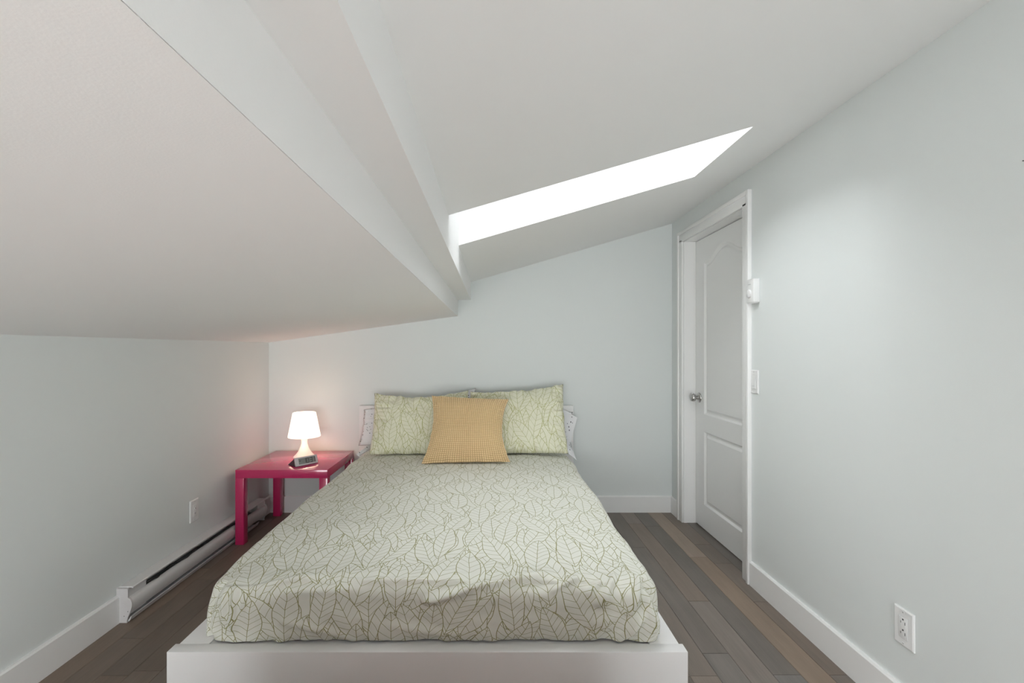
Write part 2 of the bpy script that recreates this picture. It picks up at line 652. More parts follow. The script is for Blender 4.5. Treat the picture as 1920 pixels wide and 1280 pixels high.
def sl_box(name, x0, x1, ya, yb, h0, h1, mat):
    bm = bmesh.new()
    pr = [(x0, zc(x0) + h0), (x1, zc(x1) + h0), (x1, zc(x1) + h1), (x0, zc(x0) + h1)]
    prism(bm, pr, 'y', ya, yb, lambda p, t: (p[0], t, p[1]))
    return finish(name, bm, mat, win)


sl_box('pane', XBm + 0.03, SKX1 - 0.03, SKY0 + 0.03, SKY1 - 0.03, SH - 0.006, SH, M['skyglass'])
for a in ((XBm, XBm + 0.035, SKY0, SKY1), (SKX1 - 0.035, SKX1, SKY0, SKY1),
          (XBm + 0.035, SKX1 - 0.035, SKY0, SKY0 + 0.035), (XBm + 0.035, SKX1 - 0.035, SKY1 - 0.035, SKY1)):
    sl_box('frame', *a, SH - 0.03, SH + 0.03, M['trim'])


rw = structure(empty('added_rear_window', ((WB[0] + WB[1]) / 2, YF, WB[2])), 'added unseen wide low window lighting the room from behind the viewpoint', 'window')
xm = (WB[0] + WB[1]) / 2
for q in ((WB[0], WB[1], WB[2], WB[2] + 0.04), (WB[0], WB[1], WB[3] - 0.04, WB[3]), (WB[0], WB[0] + 0.04, WB[2] + 0.04, WB[3] - 0.04),
          (WB[1] - 0.04, WB[1], WB[2] + 0.04, WB[3] - 0.04), (xm - 0.02, xm + 0.02, WB[2] + 0.04, WB[3] - 0.04)):
    box_obj('frame', (q[0], q[1], YF - 0.12, YF - 0.07, q[2], q[3]), M['trim'], rw)
for a, b in ((WB[0] + 0.04, xm - 0.02), (xm + 0.02, WB[1] - 0.04)):
    box_obj('pane', (a, b, YF - 0.097, YF - 0.093, WB[2] + 0.04, WB[3] - 0.04), M['glass'], rw)
box_obj('sill', (WB[0], WB[1], YF - 0.07, YF + 0.015, WB[2] - 0.012, WB[2] + 0.003), M['trim'], rw)

# ------------------------------------------------------------------ structure: baseboards
BH, BT = 0.118, 0.014


def base_prof(s):
    return [(0, 0), (s * BT, 0), (s * BT, BH - 0.006), (s * (BT - 0.005), BH), (0, BH)]


def bb(name, axis, fixedc, s, a, b, label):
    bm = bmesh.new()
    if axis == 'y':
        prism(bm, base_prof(s), 'y', a, b, lambda p, t: (fixedc + p[0], t, p[1]))
    else:
        prism(bm, base_prof(s), 'x', a, b, lambda p, t: (t, fixedc + p[0], p[1]))
    return structure(finish(name, bm, M['trim']), label, 'baseboard')


bb('baseboard_back', 'x', YB, -1, XL, XR, 'white baseboard under the headboard wall')
bb('baseboard_left', 'y', XL, 1, YF, 2.083, 'white baseboard running up to the wall heater')
bb('baseboard_left', 'y', XL, 1, 3.335, YB - BT, 'short white baseboard between wall heater and corner')
bb('baseboard_right', 'y', XR, -1, YF, 2.418, 'long white baseboard under the socket on the right')
bb('baseboard_right', 'y', XR, -1, 3.352, YB - BT, 'short white baseboard between door casing and corner')

# ------------------------------------------------------------------ structure: door
door = structure(empty('door_1', (XR, (DY0 + DY1) / 2, 0)), 'white moulded two-panel door in white casing', 'door')
CX = XR - 0.018
CW = 0.067


def casing_piece(b_outer, b_inner):
    bm = bmesh.new()
    box(bm, *b_outer, bev=0.003, seg=2)
    box(bm, *b_inner, bev=0.003, seg=2)
    return finish('casing', bm, M['trim'], door, smooth=True, auto=40)


ZT = DZ + CW
# near, far, head (each with a raised back band)
casing_piece((CX - 0.004, XR, DY0 - CW, DY0 - CW + 0.022, 0, ZT), (CX + 0.004, XR, DY0 - CW + 0.02, DY0 + 0.004, 0, DZ + 0.01))
casing_piece((CX - 0.004, XR, DY1 + CW - 0.022, DY1 + CW, 0, ZT), (CX + 0.004, XR, DY1 - 0.004, DY1 + CW - 0.02, 0, DZ + 0.01))
casing_piece((CX - 0.004, XR, DY0 - CW + 0.02, DY1 + CW - 0.02, ZT - 0.022, ZT), (CX + 0.004, XR, DY0 - CW + 0.02, DY1 + CW - 0.02, DZ - 0.004, ZT - 0.02))
LX = 1.371      # room-side face of the leaf
for b in ((XR, XR + TH, DY1 - 0.006, DY1 + 0.012, 0, DZ), (XR, XR + TH, DY0 - 0.012, DY0 + 0.004, 0, DZ),
          (XR, XR + TH, DY0, DY1, DZ - 0.006, DZ + 0.012)):
    box_obj('jamb', b, M['trim'], door)
# stops on the far side of the leaf
for b in ((LX + 0.037, LX + 0.055, DY1 - 0.03, DY1, 0, DZ), (LX + 0.037, LX + 0.055, DY0, DY0 + 0.03, 0, DZ),
          (LX + 0.037, LX + 0.055, DY0, DY1, DZ - 0.03, DZ)):
    box_obj('door_stop', b, M['trim'], door)
box_obj('threshold', (XR + 0.02, XR + TH, DY0, DY1, -0.012, 0.001), M['wood'], door).color = (0.16, 0.14, 0.125, 1)

LY0, LY1, LZ0, LZ1 = DY0 + 0.007, DY1 - 0.010, 0.008, DZ - 0.010
PY0, PY1 = 2.620, 3.150
PC = (PY0 + PY1) / 2


def arch_top(y):
    s = abs(y - PC) / ((PY1 - PY0) / 2)
    return 1.735 + 0.075 * (0.5 + 0.5 * math.cos(math.pi * min(1.0, s * 1.12))) if s < 0.9 else 1.735


def panel_depth(y, z):
    """(depth below the leaf face, inside-flag)"""
    best, tagp = 0.0, 0
    for i, (za, zb) in enumerate(((0.165, 0.640), (0.752, None))):
        top = arch_top(y) if zb is None else zb
        d = min(y - PY0, PY1 - y, z - za, top - z)
        if d > 0:
            # ogee: quick drop, rise to a flat field
            if d < 0.010: dep = 0.013 * sstep(0, 0.010, d)
            elif d < 0.018: dep = 0.013
            elif d < 0.036: dep = 0.013 - 0.0095 * sstep(0.018, 0.036, d)
            else: dep = 0.0035
            best = dep
            if d >= 0.036: tagp = i + 1
    return best, tagp


def grid_lines(lo, hi, st, marks):
    s = {lo, hi}
    for m_ in marks:
        for d in (0, 0.0035, 0.007, 0.010, 0.018, 0.024, 0.030, 0.036):
            s.add(m_[0] + m_[1] * d)
    n = int((hi - lo) / st)
    base = [lo + (hi - lo) * i / n for i in range(1, n)]
    for b in base:
        if all(abs(b - q) > st * 0.45 for q in s): s.add(b)
    return sorted(v for v in s if lo <= v <= hi)


gy = grid_lines(LY0, LY1, 0.012, [(PY0, 1), (PY1, -1)])
gz = grid_lines(LZ0, 1.70, 0.012, [(0.165, 1), (0.640, -1), (0.752, 1)])[:-1]
n_ = 50
gz += [1.70 + (LZ1 - 1.70) * i / n_ for i in range(n_ + 1)]
gz = sorted(set(gz))
bms = [bmesh.new() for _ in range(3)]
vmaps = [dict() for _ in range(3)]


def leaf_v(i, iy, iz):
    if (iy, iz) not in vmaps[i]:
        vmaps[i][(iy, iz)] = bms[i].verts.new((LX + panel_depth(gy[iy], gz[iz])[0], gy[iy], gz[iz]))
    return vmaps[i][(iy, iz)]


for iy in range(len(gy) - 1):
    for iz in range(len(gz) - 1):
        t = panel_depth((gy[iy] + gy[iy + 1]) / 2, (gz[iz] + gz[iz + 1]) / 2)[1]
        bms[t].faces.new([leaf_v(t, *q) for q in ((iy, iz), (iy, iz + 1), (iy + 1, iz + 1), (iy + 1, iz))])
# leaf thickness: edges and back
bmL = bms[0]
bz = [bmL.verts.new(p) for p in ((LX, LY0, LZ0), (LX, LY1, LZ0), (LX, LY1, LZ1), (LX, LY0, LZ1),
                                 (LX + 0.036, LY0, LZ0), (LX + 0.036, LY1, LZ0), (LX + 0.036, LY1, LZ1), (LX + 0.036, LY0, LZ1))]
for f in ((0, 1, 5, 4), (1, 2, 6, 5), (2, 3, 7, 6), (3, 0, 4, 7), (4, 5, 6, 7)):
    bmL.faces.new([bz[i] for i in f])


def finish_raw(name, bm, mat, parent, auto=40):
    me = bpy.data.meshes.new(name)
    bm.normal_update()
    for f in bm.faces:
        if f.normal.x > 0.5 and f.calc_center_median().x < LX + 0.02: f.normal_flip()
    bm.to_mesh(me); bm.free()
    me.materials.append(mat)
    for p in me.polygons: p.use_smooth = True
    me.set_sharp_from_angle(angle=math.radians(auto))
    o = bpy.data.objects.new(name, me)
    link(o, parent)
    loc = parent.location.copy()
    if parent.parent: loc += parent.parent.location
    me.transform(Matrix.Translation(-loc))
    return o


leaf = finish_raw('door_leaf', bms[0], M['door'], door)
finish_raw('lower_panel', bms[1], M['door'], leaf)
finish_raw('upper_panel', bms[2], M['door'], leaf)
# knob
KY, KZ = 3.222, 0.853


def lathe_x(name, prof, mat, parent, n=32):
    """profile (r, distance from the leaf towards the room)"""
    bm = bmesh.new()
    rings = []
    for r, t in prof:
        rings.append([bm.verts.new((LX - t, KY + r * math.cos(2 * math.pi * i / n), KZ + r * math.sin(2 * math.pi * i / n)))
                      for i in range(n)])
    for a, b in zip(rings, rings[1:]):
        for i in range(n):
            j = (i + 1) % n
            bm.faces.new((a[i], a[j], b[j], b[i]))
    bm.faces.new(rings[0]); bm.faces.new(rings[-1])
    return finish(name, bm, mat, parent, smooth=True, auto=50)


lathe_x('rosette', [(0.033, 0.0), (0.033, 0.004), (0.029, 0.008), (0.016, 0.011)], M['steel'], leaf)
lathe_x('knob', [(0.012, 0.008), (0.011, 0.022), (0.014, 0.026), (0.023, 0.030), (0.0275, 0.038), (0.0275, 0.046),
                 (0.024, 0.054), (0.014, 0.058), (0.004, 0.059)], M['steel'], leaf)

# ------------------------------------------------------------------ bed frame
bed = tag(empty('bed', (-0.19, 2.45, 0)), 'white low platform bed with flat headboard and footboard', 'bed')
BX0, BX1 = -0.954, 0.571
box_obj('footboard', (BX0, BX1, 1.419, 1.460, 0.0, 0.289), M['bed'], bed, bev=0.0015)
box_obj('side_rail', (BX0 + 0.011, BX0 + 0.10, 1.460, 3.440, 0.055, 0.2885), M['bed'], bed, bev=0.0015)
box_obj('side_rail', (BX1 - 0.10, BX1 - 0.011, 1.460, 3.440, 0.055, 0.2885), M['bed'], bed, bev=0.0015)
box_obj('headboard', (-0.947, 0.571, 3.440, 3.480, 0.0, 0.772), M['bed'], bed, bev=0.0015)
box_obj('bed_base', (BX0 + 0.10, BX1 - 0.10, 1.460, 3.440, 0.19, 0.284), M['bed'], bed)

# ------------------------------------------------------------------ chest added to shade the bed foot and bounce warm light (below the frame)
M['chest'] = material('added_chest_bounce', (0.60, 0.29, 0.20), 0.6, bump=(60, 0.05, 0.001))
chest = tag(empty('added_shade_chest', (-0.19, 0.66, 0)), 'added unseen terracotta chest that shades the footboard and duvet front', 'chest')
box_obj('body', (-0.765, 0.405, 0.485, 0.835, 0.05, 0.525), M['chest'], chest, bev=0.002)
box_obj('lid', (-0.78, 0.42, 0.47, 0.85, 0.525, 0.55), M['chest'], chest, bev=0.004)
box_obj('plinth', (-0.775, 0.415, 0.475, 0.845, 0.0, 0.05), M['chest'], chest, bev=0.002)
box_obj('clasp', (-0.215, -0.165, 0.478, 0.486, 0.47, 0.53), M['steel'], chest, bev=0.001)

# ------------------------------------------------------------------ duvet over the mattress
DX0, DX1, DF, DB = -0.872, 0.500, 1.470, 3.415
DZ0, DZ1, DR = 0.2895, 0.506, 0.050
folds = [  # xA, vA, xB, vB, width, amp   (v: + on top measured from the crest, - down the front)
    (0.455, 0.045, 0.398, -0.075, 0.011, 0.012), (0.375, 0.060, 0.318, -0.050, 0.010, 0.011),
    (0.330, 0.040, 0.290, -0.020, 0.008, 0.008), (0.265, 0.050, 0.185, -0.012, 0.010, 0.008),
    (0.150, 0.055, -0.060, -0.005, 0.012, 0.010), (-0.020, 0.010, -0.200, -0.045, 0.010, 0.012),
    (-0.22, 0.030, -0.46, 0.020, 0.014, 0.008), (-0.40, -0.005, -0.62, -0.012, 0.014, 0.007),
    (-0.55, 0.04, -0.72, 0.012, 0.014, 0.007),
    (-0.776, 0.020, -0.772, -0.150, 0.008, 0.008), (-0.808, 0.010, -0.800, -0.120, 0.008, 0.007),
    (-0.742, 0.000, -0.748, -0.090, 0.009, 0.005), (0.430, -0.09, 0.375, -0.20, 0.012, 0.010),
    (0.470, -0.02, 0.465, -0.15, 0.012, 0.009), (0.345, -0.10, 0.300, -0.19, 0.014, 0.006),
    (-0.30, -0.14, -0.10, -0.175, 0.016, 0.005), (-0.62, -0.12, -0.45, -0.17, 0.016, 0.005),
]


def seg_d(px, pv, s):
    ax, av, bx_, bv = s[:4]
    dx, dv = bx_ - ax, bv - av
    L2 = dx * dx + dv * dv
    t = max(0.0, min(1.0, ((px - ax) * dx + (pv - av) * dv) / L2))
    ex, ev = px - (ax + t * dx), pv - (av + t * dv)
    return math.hypot(ex, ev), t


def duvet_point(q):
    """q: point on the unrounded box -> (point, uv pieces)"""
    x, y, z = q
    ix = min(max(x, DX0 + DR), DX1 - DR)
    iy = max(y, DF + DR)
    iz = min(z, DZ1 - DR)
    d = Vector((x - ix, y - iy, z - iz))
    nrm = Vector((0, 0, 1))
    if d.length > 1e-9:
        nrm = d.normalized()
        p = Vector((ix, iy, iz)) + nrm * DR
    else:
        p = Vector(q)
    # the foot corners are rounded in plan
    RV = 0.095
    for cx, sg in ((DX1 - RV, 1), (DX0 + RV, -1)):
        a_, b_ = (x - cx) * sg, (DF + RV) - y
        if a_ > 0 and b_ > 0:
            k2 = max(a_, b_) / math.hypot(a_, b_)
            bulge = 1.0 - 0.55 * sstep(DZ1, DZ0, z)      # fuller towards the hem
            p.x += sg * a_ * (k2 - 1) * bulge
            p.y -= b_ * (k2 - 1) * bulge
    # the cover spreads a little where it is bunched at the foot
    lat = (x - (DX0 + DX1) / 2) / ((DX1 - DX0) / 2)
    p.x += 0.024 * lat ** 5 * sstep(0.45, 0.0, y - DF) * (0.35 + 0.65 * sstep(DZ1, DZ0 + 0.05, z))
    # soft crown: the top falls away towards the foot and the sides
    e = sstep(0.40, 0.0, y - DF)
    sx = min(x - DX0, DX1 - x)
    top = sstep(DZ0, DZ1, z)
    p.z -= top * (0.032 * e + 0.016 * sstep(0.30, 0.0, sx))
    v = (y - DF) if z > DZ1 - 1e-6 else -(DZ1 - z)
    onfront = y < DF + 1e-6
    disp = 0.0
    if onfront or (y - DF) < 0.16:
        for f in folds:
            dd, t = seg_d(x, v + 0.02, f)
            if dd < f[4] * 3:
                disp += 2.3 * f[5] * math.exp(-(dd / f[4]) ** 2) * (0.35 + 0.65 * math.sin(math.pi * (0.1 + 0.8 * t)))
    # general softness
    nv = Vector((x * 5.5, v * 7.0 if onfront else y * 5.5, z * 3.0))
    amp = 0.008 * sstep(0.5, 0.0, y - DF) + 0.002
    disp += amp * noise.fractal(nv + Vector((3.1, 7.7, 0)), 0.8, 2.1, 3)
    if not onfront and abs(nrm.x) > 0.5:
        disp += 0.006 * noise.noise(Vector((0.3, y * 7, z * 6))) + 0.004 * math.sin(y * 9)
    if onfront:
        h = (z - DZ0) / (DZ1 - DZ0)
        disp += 0.012 * math.sin(math.pi * min(1, max(0, h)) ** 0.8)
        # gathered hem
        hem = sstep(0.16, 0.0, h)
        disp += hem * (0.011 * noise.noise(Vector((x * 34, 1.7, h * 3))) - 0.005)
        if h < 0.02: p.z += 0.004 * max(0, noise.noise(Vector((x * 21, 5.5, 0))))
        # bulging right-hand corner that spills over the footboard
        c = sstep(0.36, 0.50, x)
        disp += 0.014 * c * sstep(0.75, 0.15, h)
    p += nrm * disp
    if onfront or p.y < DF + 0.04:
        p.z = max(p.z, DZ0 + 0.0005)
    return p


def duvet():
    bm = bmesh.new()
    uvl = bm.loops.layers.uv.new('UVMap')
    cache = {}

    def vert(q):
        key = tuple(round(c, 5) for c in q)
        if key not in cache: cache[key] = bm.verts.new(duvet_point(q))
        return cache[key]

    def lin(a, b, st):
        n = max(1, int(round((b - a) / st)))
        return [a + (b - a) * i / n for i in range(n + 1)]

    xs = lin(DX0, DX1, 0.009)
    ys = lin(DF, DF + 0.25, 0.008) + lin(DF + 0.25, DB, 0.014)[1:]
    zs = lin(DZ0, DZ1, 0.008)

    def patch(A, B, fn, uvf):
        for i in range(len(A) - 1):
            for j in range(len(B) - 1):
                q = [(A[i], B[j]), (A[i + 1], B[j]), (A[i + 1], B[j + 1]), (A[i], B[j + 1])]
                f = bm.faces.new([vert(fn(*c)) for c in q])
                f.smooth = True
                for lp, c in zip(f.loops, q): lp[uvl].uv = uvf(*c)

    patch(xs, ys, lambda a, b: (a, b, DZ1), lambda a, b: (a, b))
    patch(xs, zs, lambda a, b: (a, DF, b), lambda a, b: (a, DF - (DZ1 - b)))
    patch(ys, zs, lambda a, b: (DX0, a, b), lambda a, b: (DX0 - (DZ1 - b), a))
    patch(ys, zs, lambda a, b: (DX1, a, b), lambda a, b: (DX1 + (DZ1 - b), a))
    # head end and underside
    patch(xs, zs, lambda a, b: (a, DB, b), lambda a, b: (a, DB + (DZ1 - b)))
    patch([DX0, DX1], [DF + 0.0, DB], lambda a, b: (a, b, DZ0), lambda a, b: (a, b))
    return finish('duvet', bm, M['leaf'], None, smooth=True)


tag(duvet(), 'pale leaf-print duvet tucked over the mattress of the white bed', 'duvet')


# ------------------------------------------------------------------ pillows and cushion
def P(px, py, d):
    """a point at depth d read off in photograph pixels"""
    return Vector(((px - 924.0) * d / 910.0, d, 1.175 - (py - 654.0) * d / 910.0))


def pillow(name, corners, thick, bow, n, mat, seed, size, wr=0.006, waffle=0, parent=None, uvo=(0, 0), ew=0.16, flat=0.5, uvs=1.0):
    bl, br, tr, tl = [Vector(c) for c in corners]
    eu = ((br - bl) + (tr - tl)).normalized()
    ev = ((tl - bl) + (tr - br)).normalized()
    nn = eu.cross(ev).normalized()
    if nn.y > 0: nn = -nn
    bm = bmesh.new()
    uvl = bm.loops.layers.uv.new('UVMap')

    def pos(i, j, side):
        u, v = i / n, j / n
        p = bl * (1 - u) * (1 - v) + br * u * (1 - v) + tr * u * v + tl * (1 - u) * v
        hv, hu = 4 * v * (1 - v), 4 * u * (1 - u)
        p = p + eu * (bow[0] * (1 - u) * hv - bow[1] * u * hv) + ev * (bow[3] * (1 - v) * hu - bow[2] * v * hu)
        a, b = abs(2 * u - 1), abs(2 * v - 1)
        f = max(0, 1 - a ** 2.6) ** flat * max(0, 1 - b ** 2.6) ** flat
        edge = 1 - min(1.0, min(u, 1 - u, v, 1 - v) / ew)
        rim = min(1.0, min(u, 1 - u, v, 1 - v) / 0.02)
        # gathers run inwards from the seams
        along = v if min(u, 1 - u) < min(v, 1 - v) else u
        g = noise.noise(Vector((along * 19, seed * 3.3, edge * 1.2))) * wr * 3.2 * edge * rim
        g += noise.fractal(Vector((u * 4 + seed, v * 4, seed * 1.7)), 0.8, 2.0, 3) * wr * f
        h = thick / 2 * f + g * (1 if side > 0 else 0)
        if waffle and side > 0:
            cu, cv = u * waffle, v * waffle
            wu = abs(math.sin(math.pi * cu)) ** 0.55
            wv = abs(math.sin(math.pi * cv)) ** 0.55
            h += 0.0085 * (wu * wv - 1) * rim
        # seam line waves a little
        p = p + (eu * noise.noise(Vector((v * 9, seed, 1))) + ev * noise.noise(Vector((u * 9, seed, 5)))) * 0.004 * edge
        return p + nn * h * side

    V = {}
    for j in range(n + 1):
        for i in range(n + 1):
            V[(i, j, 1)] = bm.verts.new(pos(i, j, 1))
    for j in range(n + 1):
        for i in range(n + 1):
            V[(i, j, -1)] = V[(i, j, 1)] if i in (0, n) or j in (0, n) else bm.verts.new(pos(i, j, -1))
    for side in (1, -1):
        for j in range(n):
            for i in range(n):
                ids = [(i, j), (i + 1, j), (i + 1, j + 1), (i, j + 1)]
                f = bm.faces.new([V[(a, b, side)] for a, b in (ids if side > 0 else ids[::-1])])
                f.smooth = True
                for lp, (a, b) in zip(f.loops, ids if side > 0 else ids[::-1]):
                    lp[uvl].uv = (uvo[0] + a / n * size[0] * uvs, uvo[1] + b / n * size[1] * uvs)
    return finish(name, bm, mat, parent, smooth=True)


tag(pillow('pillow', (P(692, 852, 3.05), P(872, 852, 3.05), P(878, 731, 3.29), P(702, 737, 3.27)), 0.15,
           (0.012, 0.0, 0.045, 0.006), 70, M['leafpillow'], 2.0, (0.66, 0.46), wr=0.011, ew=0.22, uvo=(0.4, 0.2), uvs=0.82),
    'leaf-print pillow nearest the lamp, left of the yellow cushion', 'pillow')
tag(pillow('pillow', (P(884, 851, 3.05), P(1066, 850, 3.05), P(1056, 720, 3.29), P(882, 734, 3.29)), 0.15,
           (0.0, 0.012, 0.030, 0.006), 70, M['leafpillow'], 5.0, (0.66, 0.46), wr=0.010, ew=0.2, uvo=(1.7, 0.9), uvs=0.82),
    'leaf-print pillow with a peaked corner, right of the yellow cushion', 'pillow')

dl = pillow('dotted_pillow', (P(672, 835, 3.30), P(884, 836, 3.30), P(892, 727, 3.41), P(682, 768, 3.405)), 0.045,
            (0.012, 0.0, 0.02, 0.0), 40, M['dots'], 8.0, (0.72, 0.46), wr=0.004, uvo=(0, 0))
tag(dl, 'white black-dotted pillow glowing orange behind the left leaf-print pillow', 'pillow')
dr = pillow('dotted_pillow', (P(900, 836, 3.30), P(1072, 836, 3.30), P(1074, 772, 3.405), P(900, 745, 3.405)), 0.07,
            (0.0, 0.016, 0.02, 0.0), 40, M['dots'], 9.0, (0.66, 0.46), wr=0.004, uvo=(1.3, 0.7))
tag(dr, 'white black-dotted pillow peeking out at the right end of the headboard', 'pillow')


def flap(name, pts, parent, mat, t=0.004, nsub=6, seed=1.0):
    """loose hem of a pillowcase: a thin double layer of cloth"""
    a, b, c, d = [Vector(p) for p in pts]
    bm = bmesh.new()
    uvl = bm.loops.layers.uv.new('UVMap')
    nn = (b - a).cross(d - a).normalized()
    V = {}
    for s in (0, 1):
        for i in range(nsub + 1):
            for j in range(nsub + 1):
                u, v = i / nsub, j / nsub
                p = a * (1 - u) * (1 - v) + b * u * (1 - v) + c * u * v + d * (1 - u) * v
                p = p + nn * (t * (s - 0.5) + 0.005 * noise.noise(Vector((u * 3 + seed, v * 3, seed))))
                V[(i, j, s)] = bm.verts.new(p)
    def face(ids):
        f = bm.faces.new([V[q] for q in ids])
        f.smooth = True
        for lp, q in zip(f.loops, ids): lp[uvl].uv = (seed + q[0] / nsub * (b - a).length, seed + q[1] / nsub * (d - a).length)
    for i in range(nsub):
        for j in range(nsub):
            for s in (0, 1):
                face([(i, j, s), (i + 1, j, s), (i + 1, j + 1, s), (i, j + 1, s)])
    for i in range(nsub):
        face([(i, 0, 0), (i + 1, 0, 0), (i + 1, 0, 1), (i, 0, 1)])
        face([(i, nsub, 0), (i + 1, nsub, 0), (i + 1, nsub, 1), (i, nsub, 1)])
        face([(0, i, 0), (0, i + 1, 0), (0, i + 1, 1), (0, i, 1)])
        face([(nsub, i, 0), (nsub, i + 1, 0), (nsub, i + 1, 1), (nsub, i, 1)])
    return finish(name, bm, mat, parent, smooth=True, auto=50)


flap('hem', (P(1050, 800, 3.31), P(1068, 833, 3.31), P(1082, 783, 3.34), P(1052, 764, 3.35)), dr, M['dots'], seed=2.2)
flap('hem', (P(1052, 838, 3.24), P(1081, 863, 3.20), P(1072, 838, 3.30), P(1058, 815, 3.30)), dr, M['dots'], seed=3.4)
flap('hem', (P(669, 851, 3.02), P(674, 854, 3.02), P(700, 838, 3.20), P(696, 832, 3.20)), dl, M['dots'], seed=4.1, t=0.01)

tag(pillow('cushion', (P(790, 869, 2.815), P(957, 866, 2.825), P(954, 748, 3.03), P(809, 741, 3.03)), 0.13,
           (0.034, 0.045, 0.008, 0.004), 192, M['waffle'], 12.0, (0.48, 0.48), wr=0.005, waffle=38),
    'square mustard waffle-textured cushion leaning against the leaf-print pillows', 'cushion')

# ------------------------------------------------------------------ pink table
TX0, TX1, TY0, TY1, TZ = -1.5445, -0.9915, 2.910, 3.460, 0.450
table = tag(empty('side_table', ((TX0 + TX1) / 2, (TY0 + TY1) / 2, 0)), 'glossy magenta square side table in the corner', 'table')
box_obj('tabletop', (TX0, TX1, TY0, TY1, TZ - 0.05, TZ), M['pink'], table, bev=0.0015)
for lx in (TX0, TX1 - 0.05):
    for ly in (TY0, TY1 - 0.05):
        box_obj('leg', (lx, lx + 0.05, ly, ly + 0.05, 0, TZ - 0.05), M['pink'], table, bev=0.0012)

# ------------------------------------------------------------------ lamp
LCX, LCY = -1.262, 3.250
lamp = tag(empty('table_lamp', (LCX, LCY, TZ)), 'small white glowing lamp on the magenta table', 'lamp')
bm = bmesh.new()
prof = [(0.070, 0.0), (0.071, 0.004), (0.067, 0.010), (0.052, 0.024), (0.037, 0.045), (0.026, 0.070), (0.0195, 0.092), (0.0185, 0.108),
        (0.021, 0.124), (0.026, 0.138), (0.030, 0.150), (0.030, 0.156)]
lathe(bm, [(r, TZ + z) for r, z in prof], LCX, LCY)
finish('base', bm, M['lampbase'], lamp, smooth=True, auto=50)
bm = bmesh.new()
so = [(0.1030, 0.140), (0.1032, 0.144), (0.0740, 0.298), (0.0715, 0.300), (0.0690, 0.298), (0.0995, 0.144)]
n = 56
rings = [[bm.verts.new((LCX + r * math.cos(2 * math.pi * i / n), LCY + r * math.sin(2 * math.pi * i / n), TZ + z)) for i in range(n)] for r, z in so]
for a, b in zip(rings, rings[1:] + rings[:1]):
    for i in range(n):
        j = (i + 1) % n
        bm.faces.new((a[i], a[j], b[j], b[i]))
finish('shade', bm, M['shade'], lamp, smooth=True, auto=50)
bm = bmesh.new()
lathe(bm, [(0.012, TZ + 0.150), (0.013, TZ + 0.156), (0.013, TZ + 0.161), (0.006, TZ + 0.163)], LCX, LCY, n=20)
finish('bulb_socket', bm, M['shade'], lamp, smooth=True)
ld = bpy.data.lights.new('lamp_bulb_light', 'POINT')
ld.energy = 0.5
ld.color = (1.0, 0.66, 0.42)
ld.shadow_soft_size = 0.03
lo = bpy.data.objects.new('lamp_bulb_light', ld)
link(lo, lamp)
lo.location = (0, 0, 0.195)

# ------------------------------------------------------------------ clock
clock = tag(empty('alarm_clock', (-1.205, 2.972, TZ)), 'silver wedge-shaped digital clock in front of the lamp', 'clock')
U = Vector((0.102, 0.125, 0)).normalized()          # along the face, left to right
Wd = Vector((-U.y, U.x, 0))                         # from the face to the back
O = Vector((-1.205, 2.972, TZ + 0.004))
CLN, CH = 0.150, 0.050
FT = (Wd * 0.016 + Vector((0, 0, CH)))              # up the face
FU = FT.normalized()
FN = U.cross(FU).normalized()
if FN.dot(Wd) > 0: FN = -FN


def face_pt(a, b, h=0.0):
    return O + U * a + FU * b + FN * h


def quad_block(bm, a0, a1, b0, b1, h0, h1):
    vs = [bm.verts.new(face_pt(a, b, h)) for h in (h0, h1) for a, b in ((a0, b0), (a1, b0), (a1, b1), (a0, b1))]
    for f in ((0, 3, 2, 1), (4, 5, 6, 7), (0, 1, 5, 4), (1, 2, 6, 5), (2, 3, 7, 6), (3, 0, 4, 7)):
        bm.faces.new([vs[i] for i in f])


FL = FT.length
bm = bmesh.new()
quad_block(bm, 0, CLN, 0, FL, -0.012, 0.0)
bmesh.ops.bevel(bm, geom=bm.edges[:], offset=0.002, segments=2, affect='EDGES')
finish('case', bm, M['silver'], clock, smooth=True, auto=40)
bm = bmesh.new()
quad_block(bm, 0.022, CLN - 0.016, 0.009, FL - 0.008, -0.002, 0.0006)
scr = finish('screen', bm, M['lcd'], clock)
# dark wedge-shaped stand behind the face
bm = bmesh.new()
tri = [O + Wd * 0.010 - Vector((0, 0, 0.004)), O + Wd * 0.105 - Vector((0, 0, 0.004)), O + FT * 0.93 + Wd * 0.010]
prism(bm, [0, 1, 2], 'x', 0.004, CLN - 0.004, lambda p, t: tri[p] + U * t)
finish('stand', bm, M['slot'], clock)
SEG = {'a': (0, 1, 1, 1), 'b': (1, 1, 1, .5), 'c': (1, .5, 1, 0), 'd': (0, 0, 1, 0), 'e': (0, 0, 0, .5), 'f': (0, .5, 0, 1), 'g': (0, .5, 1, .5)}
DIG = {'1': 'bc', '0': 'abcdef', '3': 'abgcd'}
a = 0.056
for ch in '10:31':
    bm = bmesh.new()
    dw, dh, t = 0.0125, 0.0285, 0.0016
    b0 = 0.0115
    if ch == ':':
        for q in (0.3, 0.7): quad_block(bm, a - 0.0012, a + 0.0012, b0 + dh * q - 0.0012, b0 + dh * q + 0.0012, 0.0006, 0.001)
        a += 0.0055
    else:
        for s in DIG[ch]:
            u0, v0, u1, v1 = SEG[s]
            A0, A1 = a + min(u0, u1) * dw - t, a + max(u0, u1) * dw + t
            B0, B1 = b0 + min(v0, v1) * dh - t, b0 + max(v0, v1) * dh + t
            quad_block(bm, A0, A1, B0, B1, 0.0006, 0.001)
        a += 0.0185 if ch != '1' else 0.0190
    finish('digit' if ch != ':' else 'colon', bm, M['ink'], scr)
bm = bmesh.new()
quad_block(bm, 0.028, 0.036, 0.030, 0.0325, 0.0006, 0.001)
